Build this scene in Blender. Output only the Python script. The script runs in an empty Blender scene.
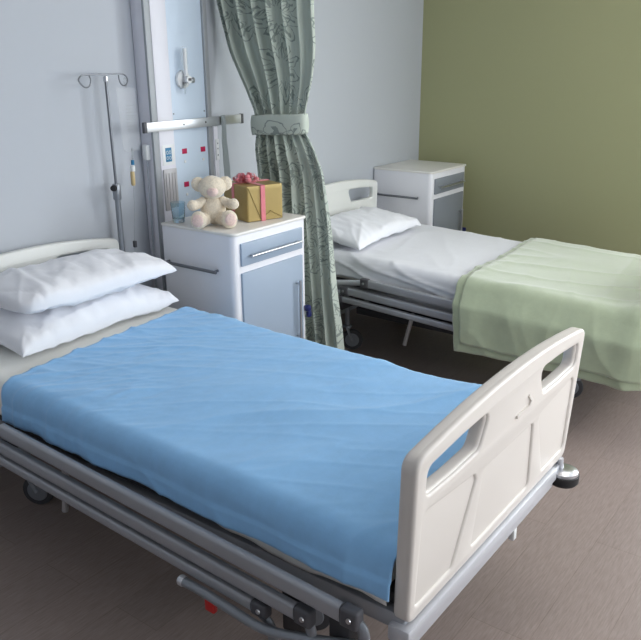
import bpy, bmesh, math, random
from mathutils import Vector, Matrix, noise, Euler
PI = math.pi
S = bpy.context.scene
COL = S.collection
random.seed(7)

# ------------------------------------------------------------------ materials
def new_mat(name):
    m = bpy.data.materials.new(name); m.use_nodes = True
    nt = m.node_tree
    return m, nt, nt.nodes['Principled BSDF']

def mat(name, col, rough=.5, metal=0., spec=.5, bump=None, var=None, sheen=0., trans=0., ior=1.45, coat=0., sss=0.):
    """bump=(scale, strength, distance)  var=(scale, amount)"""
    m, nt, b = new_mat(name)
    N, L = nt.nodes, nt.links
    b.inputs['Base Color'].default_value = (*col, 1)
    b.inputs['Roughness'].default_value = rough
    b.inputs['Metallic'].default_value = metal
    b.inputs['Specular IOR Level'].default_value = spec
    b.inputs['Sheen Weight'].default_value = sheen
    b.inputs['Sheen Roughness'].default_value = .6
    b.inputs['Transmission Weight'].default_value = trans
    b.inputs['IOR'].default_value = ior
    b.inputs['Coat Weight'].default_value = coat
    if bump or var:
        tc = N.new('ShaderNodeTexCoord')
    if bump:
        n = N.new('ShaderNodeTexNoise'); n.inputs['Scale'].default_value = bump[0]; n.inputs['Detail'].default_value = 4
        bp = N.new('ShaderNodeBump'); bp.inputs['Strength'].default_value = bump[1]; bp.inputs['Distance'].default_value = bump[2]
        L.new(tc.outputs['Object'], n.inputs['Vector']); L.new(n.outputs['Fac'], bp.inputs['Height']); L.new(bp.outputs['Normal'], b.inputs['Normal'])
    if var:
        n = N.new('ShaderNodeTexNoise'); n.inputs['Scale'].default_value = var[0]; n.inputs['Detail'].default_value = 5
        mx = N.new('ShaderNodeMix'); mx.data_type = 'RGBA'
        mx.inputs['A'].default_value = (*[c*(1-var[1]) for c in col], 1)
        mx.inputs['B'].default_value = (*[min(1, c*(1+var[1])) for c in col], 1)
        L.new(tc.outputs['Object'], n.inputs['Vector']); L.new(n.outputs['Fac'], mx.inputs['Factor'])
        L.new(mx.outputs['Result'], b.inputs['Base Color'])
    return m

def fabric(name, col, weave=900., rough=.9, var=.06, sheen=.3, wbump=.25, crease=.0):
    """woven cloth: fine crossed threads plus soft mottling"""
    m, nt, b = new_mat(name); N, L = nt.nodes, nt.links
    b.inputs['Roughness'].default_value = rough; b.inputs['Specular IOR Level'].default_value = .25
    b.inputs['Sheen Weight'].default_value = sheen; b.inputs['Sheen Roughness'].default_value = .5
    uv = N.new('ShaderNodeUVMap')
    mp = N.new('ShaderNodeMapping'); mp.inputs['Scale'].default_value = (weave*.25, weave*.6, 1); L.new(uv.outputs['UV'], mp.inputs['Vector'])
    n2 = N.new('ShaderNodeTexNoise'); n2.inputs['Scale'].default_value = 1; n2.inputs['Detail'].default_value = 3; L.new(mp.outputs[0], n2.inputs['Vector'])
    n3 = N.new('ShaderNodeTexNoise'); n3.inputs['Scale'].default_value = 45; n3.inputs['Detail'].default_value = 5; L.new(uv.outputs['UV'], n3.inputs['Vector'])
    a2 = N.new('ShaderNodeMath'); a2.operation = 'MULTIPLY_ADD'; a2.inputs[1].default_value = 1.6; L.new(n3.outputs['Fac'], a2.inputs[0]); L.new(n2.outputs['Fac'], a2.inputs[2])
    bp = N.new('ShaderNodeBump'); bp.inputs['Strength'].default_value = wbump; bp.inputs['Distance'].default_value = .001
    L.new(a2.outputs[0], bp.inputs['Height'])
    n = N.new('ShaderNodeTexNoise'); n.inputs['Scale'].default_value = 14; n.inputs['Detail'].default_value = 8; n.inputs['Roughness'].default_value = .7
    L.new(uv.outputs['UV'], n.inputs['Vector'])
    rp = N.new('ShaderNodeValToRGB')
    rp.color_ramp.elements[0].position = .3; rp.color_ramp.elements[1].position = .7
    rp.color_ramp.elements[0].color = (*[c*(1-var) for c in col], 1)
    rp.color_ramp.elements[1].color = (*[min(1, c*(1+var)) for c in col], 1)
    L.new(n.outputs['Fac'], rp.inputs[0]); L.new(rp.outputs[0], b.inputs['Base Color'])
    L.new(bp.outputs['Normal'], b.inputs['Normal'])
    return m

M = {}
M['wall'] = mat('painted_wall', (.515, .545, .59), .75, bump=(120, .08, .002), var=(1.2, .02))
M['green_wall'] = mat('green_painted_wall', (.39, .395, .225), .8, bump=(120, .08, .002), var=(1.0, .02))
M['ceiling'] = mat('ceiling_paint', (.8, .8, .8), .9, var=(2, .02))
M['ivory'] = mat('ivory_moulded_plastic', (.71, .665, .62), .42, bump=(400, .05, .001), var=(3, .015))
M['white_head'] = mat('white_moulded_plastic', (.78, .79, .76), .45, bump=(400, .05, .001))
M['cab_white'] = mat('white_laminate', (.86, .86, .90), .35, var=(4, .01))
M['cab_top'] = mat('cream_laminate_top', (.86, .84, .80), .35, var=(6, .02))
M['cab_blue'] = mat('blue_grey_laminate', (.36, .44, .55), .4, var=(4, .02))
M['cab_grey'] = mat('slate_laminate', (.24, .265, .30), .4, var=(4, .02))
M['chrome'] = mat('chrome', (.62, .63, .66), .28, 1.)
M['alu'] = mat('brushed_aluminium', (.72, .74, .77), .42, .85, bump=(300, .08, .0005))
M['steel_dark'] = mat('satin_steel', (.20, .21, .23), .35, .8)
M['bed_grey'] = mat('grey_powder_coated_metal', (.40, .41, .44), .38, .35, var=(5, .03))
M['frame_light'] = mat('silver_painted_metal', (.60, .61, .65), .42, .35)
M['frame_dark'] = mat('dark_bed_undercarriage', (.05, .05, .055), .6)
M['cap'] = mat('charcoal_plastic_cap', (.09, .09, .10), .5)
M['rubber'] = mat('black_rubber', (.02, .02, .022), .55)
M['wheel'] = mat('grey_castor_tread', (.06, .06, .065), .5)
M['tube_grey'] = mat('grey_enamelled_tube', (.28, .30, .33), .35, .5)
M['red'] = mat('red_plastic', (.55, .02, .02), .4)
M['crimson'] = mat('crimson_label', (.50, .01, .08), .5)
M['blue_print'] = mat('blue_print', (.03, .20, .38), .5)
M['navy'] = mat('navy_plastic', (.015, .02, .12), .4)
M['duct_side'] = mat('matt_grey_strip', (.36, .38, .40), .5, .2)
M['duct_white'] = mat('white_trunking', (.80, .80, .86), .45, var=(3, .01))
M['duct_blue'] = mat('pale_blue_panel', (.64, .75, .87), .4, var=(2, .03))
M['plastic_white'] = mat('white_plastic', (.82, .84, .84), .4)
M['clear'] = mat('clear_plastic', (.92, .95, .96), .12, trans=.92, ior=1.25)
M['film'] = mat('clear_bag_film', (.88, .90, .93), .2); M['film'].node_tree.nodes['Principled BSDF'].inputs['Alpha'].default_value = .09
M['glass'] = mat('drinking_glass', (.74, .88, .94), .03, trans=1., ior=1.45)
M['amber'] = mat('amber_fluid', (.72, .55, .28), .3, trans=.2)
M['mattress'] = mat('mattress_cover', (.80, .80, .76), .7, bump=(60, .1, .002))
M['strap'] = mat('grey_green_strap', (.30, .34, .35), .7, bump=(500, .2, .001))
M['gold'] = mat('gold_wrapping_paper', (.43, .32, .125), .40, .35, bump=(35, .25, .004), var=(9, .12))
M['gold_fold'] = mat('gold_paper_fold_edge', (.24, .17, .05), .5, .2)
M['ribbon'] = mat('pink_ribbon', (.72, .20, .24), .45, sheen=.3, bump=(180, .1, .001), var=(30, .12))
M['blue_blanket'] = fabric('blue_cotton_blanket', (.28, .555, .89), 1300, var=.05, sheen=.25)
M['green_blanket'] = fabric('green_cellular_blanket', (.46, .53, .36), 700, var=.06, sheen=1., wbump=.4)
M['sheet'] = fabric('white_cotton_sheet', (.84, .85, .89), 2200, var=.015, sheen=.1, wbump=.1)
M['sheet_warm'] = fabric('cream_cotton_sheet', (.87, .87, .835), 2200, var=.015, sheen=.1, wbump=.1)
M['pillow'] = fabric('white_pillowcase', (.88, .89, .93), 2200, var=.012, sheen=.1, wbump=.1)

def teddy_mat(name, col):
    m, nt, b = new_mat(name); N, L = nt.nodes, nt.links
    b.inputs['Roughness'].default_value = .95; b.inputs['Sheen Weight'].default_value = .6; b.inputs['Specular IOR Level'].default_value = .1
    tc = N.new('ShaderNodeTexCoord')
    n = N.new('ShaderNodeTexNoise'); n.inputs['Scale'].default_value = 160; n.inputs['Detail'].default_value = 6
    L.new(tc.outputs['Object'], n.inputs['Vector'])
    bp = N.new('ShaderNodeBump'); bp.inputs['Strength'].default_value = .8; bp.inputs['Distance'].default_value = .004
    L.new(n.outputs['Fac'], bp.inputs['Height']); L.new(bp.outputs['Normal'], b.inputs['Normal'])
    rp = N.new('ShaderNodeValToRGB'); rp.color_ramp.elements[0].position = .3; rp.color_ramp.elements[1].position = .7
    rp.color_ramp.elements[0].color = (*[c*.86 for c in col], 1); rp.color_ramp.elements[1].color = (*[min(1, c*1.08) for c in col], 1)
    L.new(n.outputs['Fac'], rp.inputs[0]); L.new(rp.outputs[0], b.inputs['Base Color'])
    return m
M['fur'] = teddy_mat('cream_plush', (.85, .75, .60))
M['pink_fur'] = teddy_mat('pale_pink_plush', (.84, .64, .58))
M['eye'] = mat('black_glass_eye', (.02, .015, .01), .15)

def floor_mat():
    m, nt, b = new_mat('brown_vinyl_floor'); N, L = nt.nodes, nt.links
    tc = N.new('ShaderNodeTexCoord')
    mp = N.new('ShaderNodeMapping'); mp.inputs['Scale'].default_value = (16, 190, 1); mp.inputs['Rotation'].default_value = (0, 0, R(0))
    L.new(tc.outputs['Object'], mp.inputs['Vector'])
    n = N.new('ShaderNodeTexNoise'); n.inputs['Scale'].default_value = 1; n.inputs['Detail'].default_value = 7; n.inputs['Roughness'].default_value = .65
    L.new(mp.outputs[0], n.inputs['Vector'])
    rp = N.new('ShaderNodeValToRGB'); e = rp.color_ramp.elements
    e[0].position = .25; e[0].color = (.235, .182, .162, 1); e[1].position = .75; e[1].color = (.370, .302, .275, 1)
    L.new(n.outputs['Fac'], rp.inputs[0])
    # broad plank-to-plank tone
    br = N.new('ShaderNodeTexBrick'); br.inputs['Scale'].default_value = 1
    br.inputs['Brick Width'].default_value = 1.2; br.inputs['Row Height'].default_value = .18; br.inputs['Mortar Size'].default_value = .0012
    br.inputs['Color1'].default_value = (.93, .93, .93, 1); br.inputs['Color2'].default_value = (1.05, 1.04, 1.03, 1); br.inputs['Mortar'].default_value = (.78, .76, .74, 1)
    L.new(tc.outputs['Object'], br.inputs['Vector'])
    mx = N.new('ShaderNodeMix'); mx.data_type = 'RGBA'; mx.blend_type = 'MULTIPLY'; mx.inputs['Factor'].default_value = 1
    L.new(rp.outputs[0], mx.inputs['A']); L.new(br.outputs['Color'], mx.inputs['B']); L.new(mx.outputs['Result'], b.inputs['Base Color'])
    b.inputs['Roughness'].default_value = .42; b.inputs['Specular IOR Level'].default_value = .4
    bp = N.new('ShaderNodeBump'); bp.inputs['Strength'].default_value = .12; bp.inputs['Distance'].default_value = .001
    L.new(n.outputs['Fac'], bp.inputs['Height']); L.new(bp.outputs['Normal'], b.inputs['Normal'])
    return m

def R(a): return math.radians(a)

def curtain_mat():
    """grey-green cloth printed with dark outlined flowers (polar petal outlines around scattered centres)"""
    m, nt, b = new_mat('printed_curtain_cloth'); N, L = nt.nodes, nt.links
    b.inputs['Roughness'].default_value = .85; b.inputs['Sheen Weight'].default_value = .15
    uv = N.new('ShaderNodeUVMap')
    def mth(op, a, c=None, d=None):
        n = N.new('ShaderNodeMath'); n.operation = op
        for i, v in enumerate((a, c, d)):
            if v is None: continue
            if isinstance(v, (int, float)): n.inputs[i].default_value = v
            else: L.new(v, n.inputs[i])
        return n.outputs[0]
    nz = N.new('ShaderNodeTexNoise'); nz.inputs['Scale'].default_value = 22; nz.inputs['Detail'].default_value = 2; L.new(uv.outputs['UV'], nz.inputs['Vector'])
    vm = N.new('ShaderNodeVectorMath'); vm.operation = 'SUBTRACT'; vm.inputs[1].default_value = (.5, .5, .5); L.new(nz.outputs['Color'], vm.inputs[0])
    vs = N.new('ShaderNodeVectorMath'); vs.operation = 'SCALE'; vs.inputs['Scale'].default_value = .045; L.new(vm.outputs[0], vs.inputs[0])
    va = N.new('ShaderNodeVectorMath'); va.operation = 'ADD'; L.new(uv.outputs['UV'], va.inputs[0]); L.new(vs.outputs[0], va.inputs[1])
    lines = None
    for scale, off, petals in ((2.7, (0, 0, 0), 11), (3.7, (3.3, 1.7, 0), 8)):
        mp = N.new('ShaderNodeMapping'); mp.inputs['Location'].default_value = off; mp.inputs['Scale'].default_value = (scale, scale, 0)
        L.new(va.outputs[0], mp.inputs['Vector'])
        vo = N.new('ShaderNodeTexVoronoi'); vo.voronoi_dimensions = '2D'; vo.inputs['Scale'].default_value = 1; vo.inputs['Randomness'].default_value = .8
        L.new(mp.outputs[0], vo.inputs['Vector'])
        d = N.new('ShaderNodeVectorMath'); d.operation = 'SUBTRACT'; L.new(mp.outputs[0], d.inputs[0]); L.new(vo.outputs['Position'], d.inputs[1])
        s = N.new('ShaderNodeSeparateXYZ'); L.new(d.outputs[0], s.inputs[0])
        ang = mth('ARCTAN2', s.outputs[1], s.outputs[0])
        r = vo.outputs['Distance']
        ab = mth('ABSOLUTE', mth('SINE', mth('MULTIPLY', ang, petals/2.)))
        for R0, w in ((.40, .026), (.24, .022)):
            rp = mth('MULTIPLY', mth('MULTIPLY_ADD', ab, .5, .55), R0)
            ln = mth('LESS_THAN', mth('ABSOLUTE', mth('SUBTRACT', r, rp)), w*.5)
            lines = ln if lines is None else mth('MAXIMUM', lines, ln)
        # petal mid-ribs
        rib = mth('MULTIPLY', mth('GREATER_THAN', ab, .975), mth('MULTIPLY', mth('GREATER_THAN', r, .14), mth('LESS_THAN', r, .34)))
        lines = mth('MAXIMUM', lines, rib)
    mx = N.new('ShaderNodeMix'); mx.data_type = 'RGBA'
    mx.inputs['A'].default_value = (.56, .62, .545, 1); mx.inputs['B'].default_value = (.10, .14, .13, 1)
    L.new(mth('MULTIPLY', lines, .62), mx.inputs['Factor']); L.new(mx.outputs['Result'], b.inputs['Base Color'])
    n2 = N.new('ShaderNodeTexNoise'); n2.inputs['Scale'].default_value = 300; L.new(uv.outputs['UV'], n2.inputs['Vector'])
    bp = N.new('ShaderNodeBump'); bp.inputs['Strength'].default_value = .15; bp.inputs['Distance'].default_value = .001
    L.new(n2.outputs['Fac'], bp.inputs['Height']); L.new(bp.outputs['Normal'], b.inputs['Normal'])
    return m
M['floor'] = floor_mat(); M['curtain'] = curtain_mat()

# ------------------------------------------------------------------ mesh helpers
def obj(name, bm, m, parent=None, smooth=35, mods=None):
    me = bpy.data.meshes.new(name); 
    bmesh.ops.recalc_face_normals(bm, faces=bm.faces) if smooth != 'open' else None
    bm.to_mesh(me); bm.free()
    for p in me.polygons: p.use_smooth = True
    if smooth != 'open': me.set_sharp_from_angle(angle=R(smooth))
    me.materials.append(m)
    o = bpy.data.objects.new(name, me); COL.objects.link(o)
    if parent: o.parent = parent
    return o
def tag(o, label, cat, group=None):
    o['label'] = label; o['category'] = cat
    if group: o['group'] = group
    return o
def thing(name, label, cat, loc=(0, 0, 0), rz=0, group=None):
    o = bpy.data.objects.new(name, None); COL.objects.link(o); o.empty_display_size = .1
    o.location = loc; o.rotation_euler = (0, 0, rz)
    return tag(o, label, cat, group)
def struct(name, bm, m, parent=None):
    o = obj(name, bm, m, parent)
    if not parent: o['kind'] = 'structure'
    return o
def copy_tree(o, parent=None):
    c = o.copy(); COL.objects.link(c)
    if parent: c.parent = parent
    for ch in [k for k in KIDS(o)]: copy_tree(ch, c)
    return c
def KIDS(o): return [k for k in list(COL.objects) if k.parent == o]

def box(bm, x0, x1, y0, y1, z0, z1, bev=0., seg=2, mtx=None):
    g = bmesh.ops.create_cube(bm, size=1)
    vs = g['verts']
    for v in vs:
        v.co = Vector(((x0+x1)/2+v.co.x*(x1-x0), (y0+y1)/2+v.co.y*(y1-y0), (z0+z1)/2+v.co.z*(z1-z0)))
    if bev:
        es = list({e for v in vs for e in v.link_edges})
        r = bmesh.ops.bevel(bm, geom=es, offset=bev, segments=seg, affect='EDGES', profile=.5)
        vs = list({v for f in r['faces'] for v in f.verts} | {v for v in vs if v.is_valid})
    if mtx:
        for v in vs: v.co = mtx @ v.co
    return bm
def B(*a, **k):
    return box(bmesh.new(), *a, **k)

def smooth_path(pts, n=8):
    pts = [Vector(p) for p in pts]
    if len(pts) < 3: return pts
    P = [2*pts[0]-pts[1]] + pts + [2*pts[-1]-pts[-2]]
    out = []
    for i in range(1, len(P)-2):
        a, b, c, d = P[i-1:i+3]
        for k in range(n):
            t = k/n
            out.append(.5*((2*b)+(-a+c)*t+(2*a-5*b+4*c-d)*t*t+(-a+3*b-3*c+d)*t**3))
    out.append(pts[-1]); return out
def tube(bm, pts, r, seg=12, smooth=False, cap=True, ry=None, up=None):
    """round (or oval: ry) tube along pts; r may be a list"""
    pts = smooth_path(pts) if smooth else [Vector(p) for p in pts]
    n = len(pts); rs = r if isinstance(r, (list, tuple)) else [r]*n
    if len(rs) != n: rs = [rs[min(len(rs)-1, int(i*len(rs)/n))] for i in range(n)]
    rings = []; nrm = None
    for i in range(n):
        t = (pts[min(i+1, n-1)]-pts[max(i-1, 0)]).normalized()
        if nrm is None:
            a = Vector(up) if up else (Vector((0, 0, 1)) if abs(t.z) < .9 else Vector((1, 0, 0)))
            nrm = (a-t*a.dot(t)).normalized()
        else: nrm = (nrm-t*nrm.dot(t)).normalized()
        bn = t.cross(nrm)
        rr = rs[i]; r2 = ry if ry else rr
        rings.append([bm.verts.new(pts[i]+nrm*math.cos(2*PI*k/seg)*rr+bn*math.sin(2*PI*k/seg)*r2) for k in range(seg)])
    for i in range(n-1):
        for k in range(seg):
            bm.faces.new((rings[i][k], rings[i][(k+1) % seg], rings[i+1][(k+1) % seg], rings[i+1][k]))
    if cap:
        bm.faces.new(rings[0][::-1]); bm.faces.new(rings[-1])
    return bm
def T(*a, **k): return tube(bmesh.new(), *a, **k)
def lathe(bm, prof, loc=(0, 0, 0), axis='z', seg=24, rot=None):
    """prof: list of (radius, height)"""
    M3 = {'z': Matrix.Identity(3), 'x': Matrix(((0, 0, 1), (1, 0, 0), (0, 1, 0))), 'y': Matrix(((1, 0, 0), (0, 0, 1), (0, -1, 0)))}[axis]
    if rot: M3 = rot.to_3x3()
    rings = []
    for r, h in prof:
        if r < 1e-6: rings.append([bm.verts.new(Vector(loc)+M3@Vector((0, 0, h)))])
        else: rings.append([bm.verts.new(Vector(loc)+M3@Vector((r*math.cos(2*PI*k/seg), r*math.sin(2*PI*k/seg), h))) for k in range(seg)])
    for a, b in zip(rings, rings[1:]):
        for k in range(seg):
            q = [a[k % len(a)], a[(k+1) % len(a)], b[(k+1) % len(b)], b[k % len(b)]]
            u = []
            for v in q:
                if v not in u: u.append(v)
            if len(u) > 2:
                try: bm.faces.new(u)
                except ValueError: pass
    for rg in (rings[0], rings[-1]):
        if len(rg) > 2: bm.faces.new(rg)
    return bm
def Lt(*a, **k): return lathe(bmesh.new(), *a, **k)

def rounded(poly, rad, seg=5):
    """round the corners of a 2-D polygon; rad scalar or per-corner"""
    out = []; n = len(poly)
    for i, p in enumerate(poly):
        r = rad[i] if isinstance(rad, (list, tuple)) else rad
        p = Vector(p); a = Vector(poly[i-1])-p; b = Vector(poly[(i+1) % n])-p
        if r <= 0 or a.normalized().angle(b.normalized()) > R(168): out.append(tuple(p)); continue
        th = a.normalized().angle(b.normalized()); d = min(r/math.tan(th/2), a.length*.48, b.length*.48)
        A = p+a.normalized()*d; Bq = p+b.normalized()*d
        for k in range(seg+1):
            t = k/seg; out.append(tuple((1-t)**2*A+2*t*(1-t)*p+t*t*Bq))
    return out
def slab(outlines, thick, bev, mtx, bres=3):
    """2-D outlines (first = outer, others = holes) extruded with rounded edges -> bmesh, z thickness centred, transformed by mtx"""
    cu = bpy.data.curves.new('tmp', 'CURVE'); cu.dimensions = '2D'; cu.fill_mode = 'BOTH'
    cu.extrude = max(1e-5, thick/2-bev); cu.bevel_depth = bev; cu.bevel_resolution = bres; cu.offset = -bev
    for pl in outlines:
        sp = cu.splines.new('POLY'); sp.points.add(len(pl)-1); sp.use_cyclic_u = True
        for q, pt in zip(sp.points, pl): q.co = (pt[0], pt[1], 0, 1)
    o = bpy.data.objects.new('tmp', cu); COL.objects.link(o)
    dg = bpy.context.evaluated_depsgraph_get(); dg.update()
    me = bpy.data.meshes.new_from_object(o.evaluated_get(dg), preserve_all_data_layers=False, depsgraph=dg)
    COL.objects.unlink(o); bpy.data.objects.remove(o); bpy.data.curves.remove(cu)
    bm = bmesh.new(); bm.from_mesh(me); bpy.data.meshes.remove(me)
    bmesh.ops.remove_doubles(bm, verts=bm.verts, dist=1e-5)
    bmesh.ops.transform(bm, matrix=mtx, verts=bm.verts)
    return bm
def join(a, b):
    me = bpy.data.meshes.new('j'); b.to_mesh(me); b.free(); a.from_mesh(me); bpy.data.meshes.remove(me); return a
XZ = lambda y: Matrix.Translation((0, y, 0)) @ Matrix.Rotation(PI/2, 4, 'X')

def grid_cloth(name, fn, nu, nv, m, thick, parent=None, us=1., vs=1., sub=0):
    """fn(u,v)->Vector, u,v in 0..1; uv map in metres; gets real thickness"""
    bm = bmesh.new(); uvl = bm.loops.layers.uv.new('UVMap')
    V = [[bm.verts.new(fn(i/nu, j/nv)) for j in range(nv+1)] for i in range(nu+1)]
    for i in range(nu):
        for j in range(nv):
            f = bm.faces.new((V[i][j], V[i+1][j], V[i+1][j+1], V[i][j+1]))
            for l, (a, b) in zip(f.loops, ((i, j), (i+1, j), (i+1, j+1), (i, j+1))):
                l[uvl].uv = (a/nu*us, b/nv*vs)
    me = bpy.data.meshes.new(name); bm.to_mesh(me); bm.free()
    for p in me.polygons: p.use_smooth = True
    me.materials.append(m)
    o = bpy.data.objects.new(name, me); COL.objects.link(o)
    if parent: o.parent = parent
    s = o.modifiers.new('thickness', 'SOLIDIFY'); s.thickness = thick; s.offset = 1; s.use_rim = True
    return o

def nz(x, y, z=0.): return noise.noise(Vector((x, y, z)))
def ridge(x, y, z=0.):
    """sharp-crested crease noise, 0..1"""
    return (1-abs(noise.noise(Vector((x, y, z))))*2.2)
def crease(x, y, ang, freq, stretch, seed):
    c, s = math.cos(ang), math.sin(ang); a = x*c+y*s; b = -x*s+y*c
    a += .05*nz(x*3, y*3, seed+9)
    r = max(0., ridge(b*freq, a*freq/stretch, seed)); return r**4

def drape_path(x0, x1, z, hn, hf, r=.03):
    """closed form cross-section: hang hn below top at x0 side, hf at x1 side"""
    P = []
    P.append((x0, z-hn)); P.append((x0, z-r))
    for k in range(1, 6): a = PI/2*k/5; P.append((x0+r-r*math.cos(a), z-r+r*math.sin(a)))
    P.append((x1-r, z))
    for k in range(1, 6): a = PI/2*k/5; P.append((x1-r+r*math.sin(a), z-r+r*math.cos(a)))
    P.append((x1, z-hf))
    L = [0.]
    for a, b in zip(P, P[1:]): L.append(L[-1]+math.hypot(b[0]-a[0], b[1]-a[1]))
    return P, L
def along(PL, s):
    P, L = PL; s = max(0, min(L[-1], s))
    for i in range(len(P)-1):
        if s <= L[i+1] or i == len(P)-2:
            t = (s-L[i])/max(1e-9, L[i+1]-L[i]); a, b = P[i], P[i+1]
            dx, dz = b[0]-a[0], b[1]-a[1]; l = math.hypot(dx, dz) or 1
            return a[0]+dx*t, a[1]+dz*t, -dz/l, dx/l    # position and outward normal

# ------------------------------------------------------------------ room
XR, XL, YB, ZC = 3.680, -3.2, -5.8, 2.8
struct('floor', B(XL-.1, XR+.1, YB-.1, .1, -.1, 0), M['floor'])
struct('ceiling', B(XL-.1, XR+.1, YB-.1, .1, ZC, ZC+.1), M['ceiling'])
struct('wall_head', B(XL-.1, XR+.1, 0, .1, 0, ZC), M['wall'])
struct('wall_left', B(XL-.1, XL, YB, 0, 0, ZC), M['wall'])
# windows: one behind the camera, two in the green wall nearer the camera than the photo reaches
WX = [(-.3, 2.0)]; WY = [(-5.2, -4.0), (-3.8, -2.5)]; WZ = (.85, 2.45)
bm = bmesh.new()
box(bm, XL-.1, WX[0][0], YB-.1, YB, WZ[0], WZ[1]); box(bm, WX[0][1], XR+.1, YB-.1, YB, WZ[0], WZ[1])
box(bm, XL-.1, XR+.1, YB-.1, YB, 0, WZ[0]); box(bm, XL-.1, XR+.1, YB-.1, YB, WZ[1], ZC)
struct('wall_window_side', bm, M['wall'])
bm = bmesh.new(); box(bm, XR, XR+.1, YB, 0, 0, WZ[0]); box(bm, XR, XR+.1, YB, 0, WZ[1], ZC)
for a, b in ((YB, WY[0][0]), (WY[0][1], WY[1][0]), (WY[1][1], 0)): box(bm, XR, XR+.1, a, b, WZ[0], WZ[1])
bmesh.ops.remove_doubles(bm, verts=bm.verts, dist=1e-5)
struct('wall_right', bm, M['green_wall'])
def win(n, a, b, mtx):
    bm = bmesh.new()
    for q in ((a, a+.05, WZ[0], WZ[1]), (b-.05, b, WZ[0], WZ[1]), (a+.05, b-.05, WZ[0], WZ[0]+.05), (a+.05, b-.05, WZ[1]-.05, WZ[1]), ((a+b)/2-.02, (a+b)/2+.02, WZ[0]+.05, WZ[1]-.05)):
        box(bm, q[0], q[1], -.07, -.01, q[2], q[3], .004)
    bmesh.ops.transform(bm, matrix=mtx, verts=bm.verts)
    struct('window_%d' % n, bm, M['plastic_white'])
win(1, *WX[0], Matrix.Translation((0, YB, 0)))
for n, w_ in enumerate(WY): win(n+2, *w_, Matrix.Translation((XR, 0, 0)) @ Matrix.Rotation(PI/2, 4, 'Z'))
# baseboards
struct('baseboard_head', B(XL, XR, -.012, 0, 0, .09, .003), M['duct_side'])
struct('baseboard_right', B(XR-.012, XR, YB, -.012, 0, .09, .003), M['duct_side'])

# ------------------------------------------------------------------ hospital bed (local frame: x 0..W across, head at y~0, foot y=-2.1)
W = .964
def arch_top(x0, x1, z_end, z_mid, n=14):
    return [(x0+(x1-x0)*k/n, z_end+(z_mid-z_end)*(1-(2*k/n-1)**2)) for k in range(n+1)]
def board(front_y, sgn, x0, x1, zb, ze, zm, m, name, root, panels=True, ins_=.012, lean=0.):
    """moulded head/foot board: handle openings, recessed panels on the outer (sgn) face"""
    top = arch_top(x0, x1, ze, zm)
    outer = rounded([(x0+ins_, zb), (x1-ins_, zb)]+top[::-1], [.03, .03]+[.04]+[0]*(len(top)-2)+[.04])
    def zt(x): t = (x-x0)/(x1-x0); return ze+(zm-ze)*(1-(2*t-1)**2)
    holes = []
    for s in (0, 1):
        q = [(x0+.055, zt(x0+.055)-.108), (x0+.055, zt(x0+.055)-.045), (x0+.20, zt(x0+.20)-.05), (x0+.335, zt(x0+.335)-.055), (x0+.295, zt(x0+.295)-.130), (x0+.18, zt(x0+.18)-.125)]
        if s: q = [(x0+x1-a, b) for a, b in q][::-1]
        holes.append(rounded(q, .022))
    T_ = .036 if panels else .034
    bm = slab([outer]+holes, T_, .010, XZ(front_y-sgn*(T_/2+(.006 if panels else 0))))
    if panels:
        c0 = x0+.335; c1 = x1-.335
        pn = [[(x0+.045, zb+.035), (x0+.215, zb+.035), (x0+.30, zt(.3)-.215), (x0+.29, zt(.3)-.195), (x0+.06, zt(.06)-.150), (x0+.045, zt(.06)-.165)],
              [(c0-.02, zb+.035), (c1+.02, zb+.035), (c1-.01, zt(.5)-.21), (c0+.01, zt(.5)-.21)]]
        pn.append([(x0+x1-a, b) for a, b in pn[0]][::-1])
        ins = []
        fo = outer
        pn = [rounded(q, .018) for q in pn]
        face = slab([fo]+[[(a, b) for a, b in h] for h in [[( (a-sum(p[0] for p in h)/len(h))*1.05+sum(p[0] for p in h)/len(h), (b-sum(p[1] for p in h)/len(h))*1.12+sum(p[1] for p in h)/len(h)) for a, b in h] for h in holes]]+pn, .022, .008, XZ(front_y-sgn*.011))
        join(bm, face)
    for v in bm.verts: v.co.y += lean*(.84-v.co.z)
    o = obj(name, bm, m, root, smooth=50)
    if panels:
        # moulded arrow-shaped mark between the two handle openings
        q = [(.50, .735), (.585, .735), (.60, .752), (.575, .775), (.568, .771), (.586, .752), (.578, .743), (.50, .743)]
        obj('moulded_mark', slab([q], .007, .0015, XZ(front_y+sgn*.002+lean*.085), 2), m, o)
    return o

def caster_kids(root, x, y, rot=0.):
    bm = bmesh.new()
    tube(bm, [(x, y, .30), (x, y, .145)], .013)
    lathe(bm, [(0, .150), (.024, .148), (.027, .138), (.0, .132)], (x, y, 0))
    c, s = math.cos(rot), math.sin(rot)
    for d in (-.019, .019):
        px, py = x+d*c, y+d*s
        tube(bm, [(px, py, .138), (px+.014*s, py-.014*c, .098), (px+.028*s, py-.028*c, .061)], [.012, .011, .008], ry=.004)
    f = obj('caster_fork', bm, M['tube_grey'], root)
    q = Matrix.Translation((x+.028*s, y-.028*c, .061)) @ Matrix.Rotation(rot, 4, 'Z') @ Matrix.Rotation(PI/2, 4, 'Y')
    bm = bmesh.new(); lathe(bm, [(0, -.012), (.046, -.012), (.058, -.010), (.061, -.004), (.061, .004), (.058, .010), (.046, .012), (0, .012)], rot=None, seg=28)
    bmesh.ops.transform(bm, matrix=q, verts=bm.verts)
    obj('wheel', bm, M['wheel'], f)
    bm = bmesh.new(); lathe(bm, [(0, -.0145), (.038, -.014), (.041, -.011), (.041, .011), (.038, .014), (0, .0145)], seg=24)
    bmesh.ops.transform(bm, matrix=q, verts=bm.verts); obj('wheel_hub', bm, M['tube_grey'], f)

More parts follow.
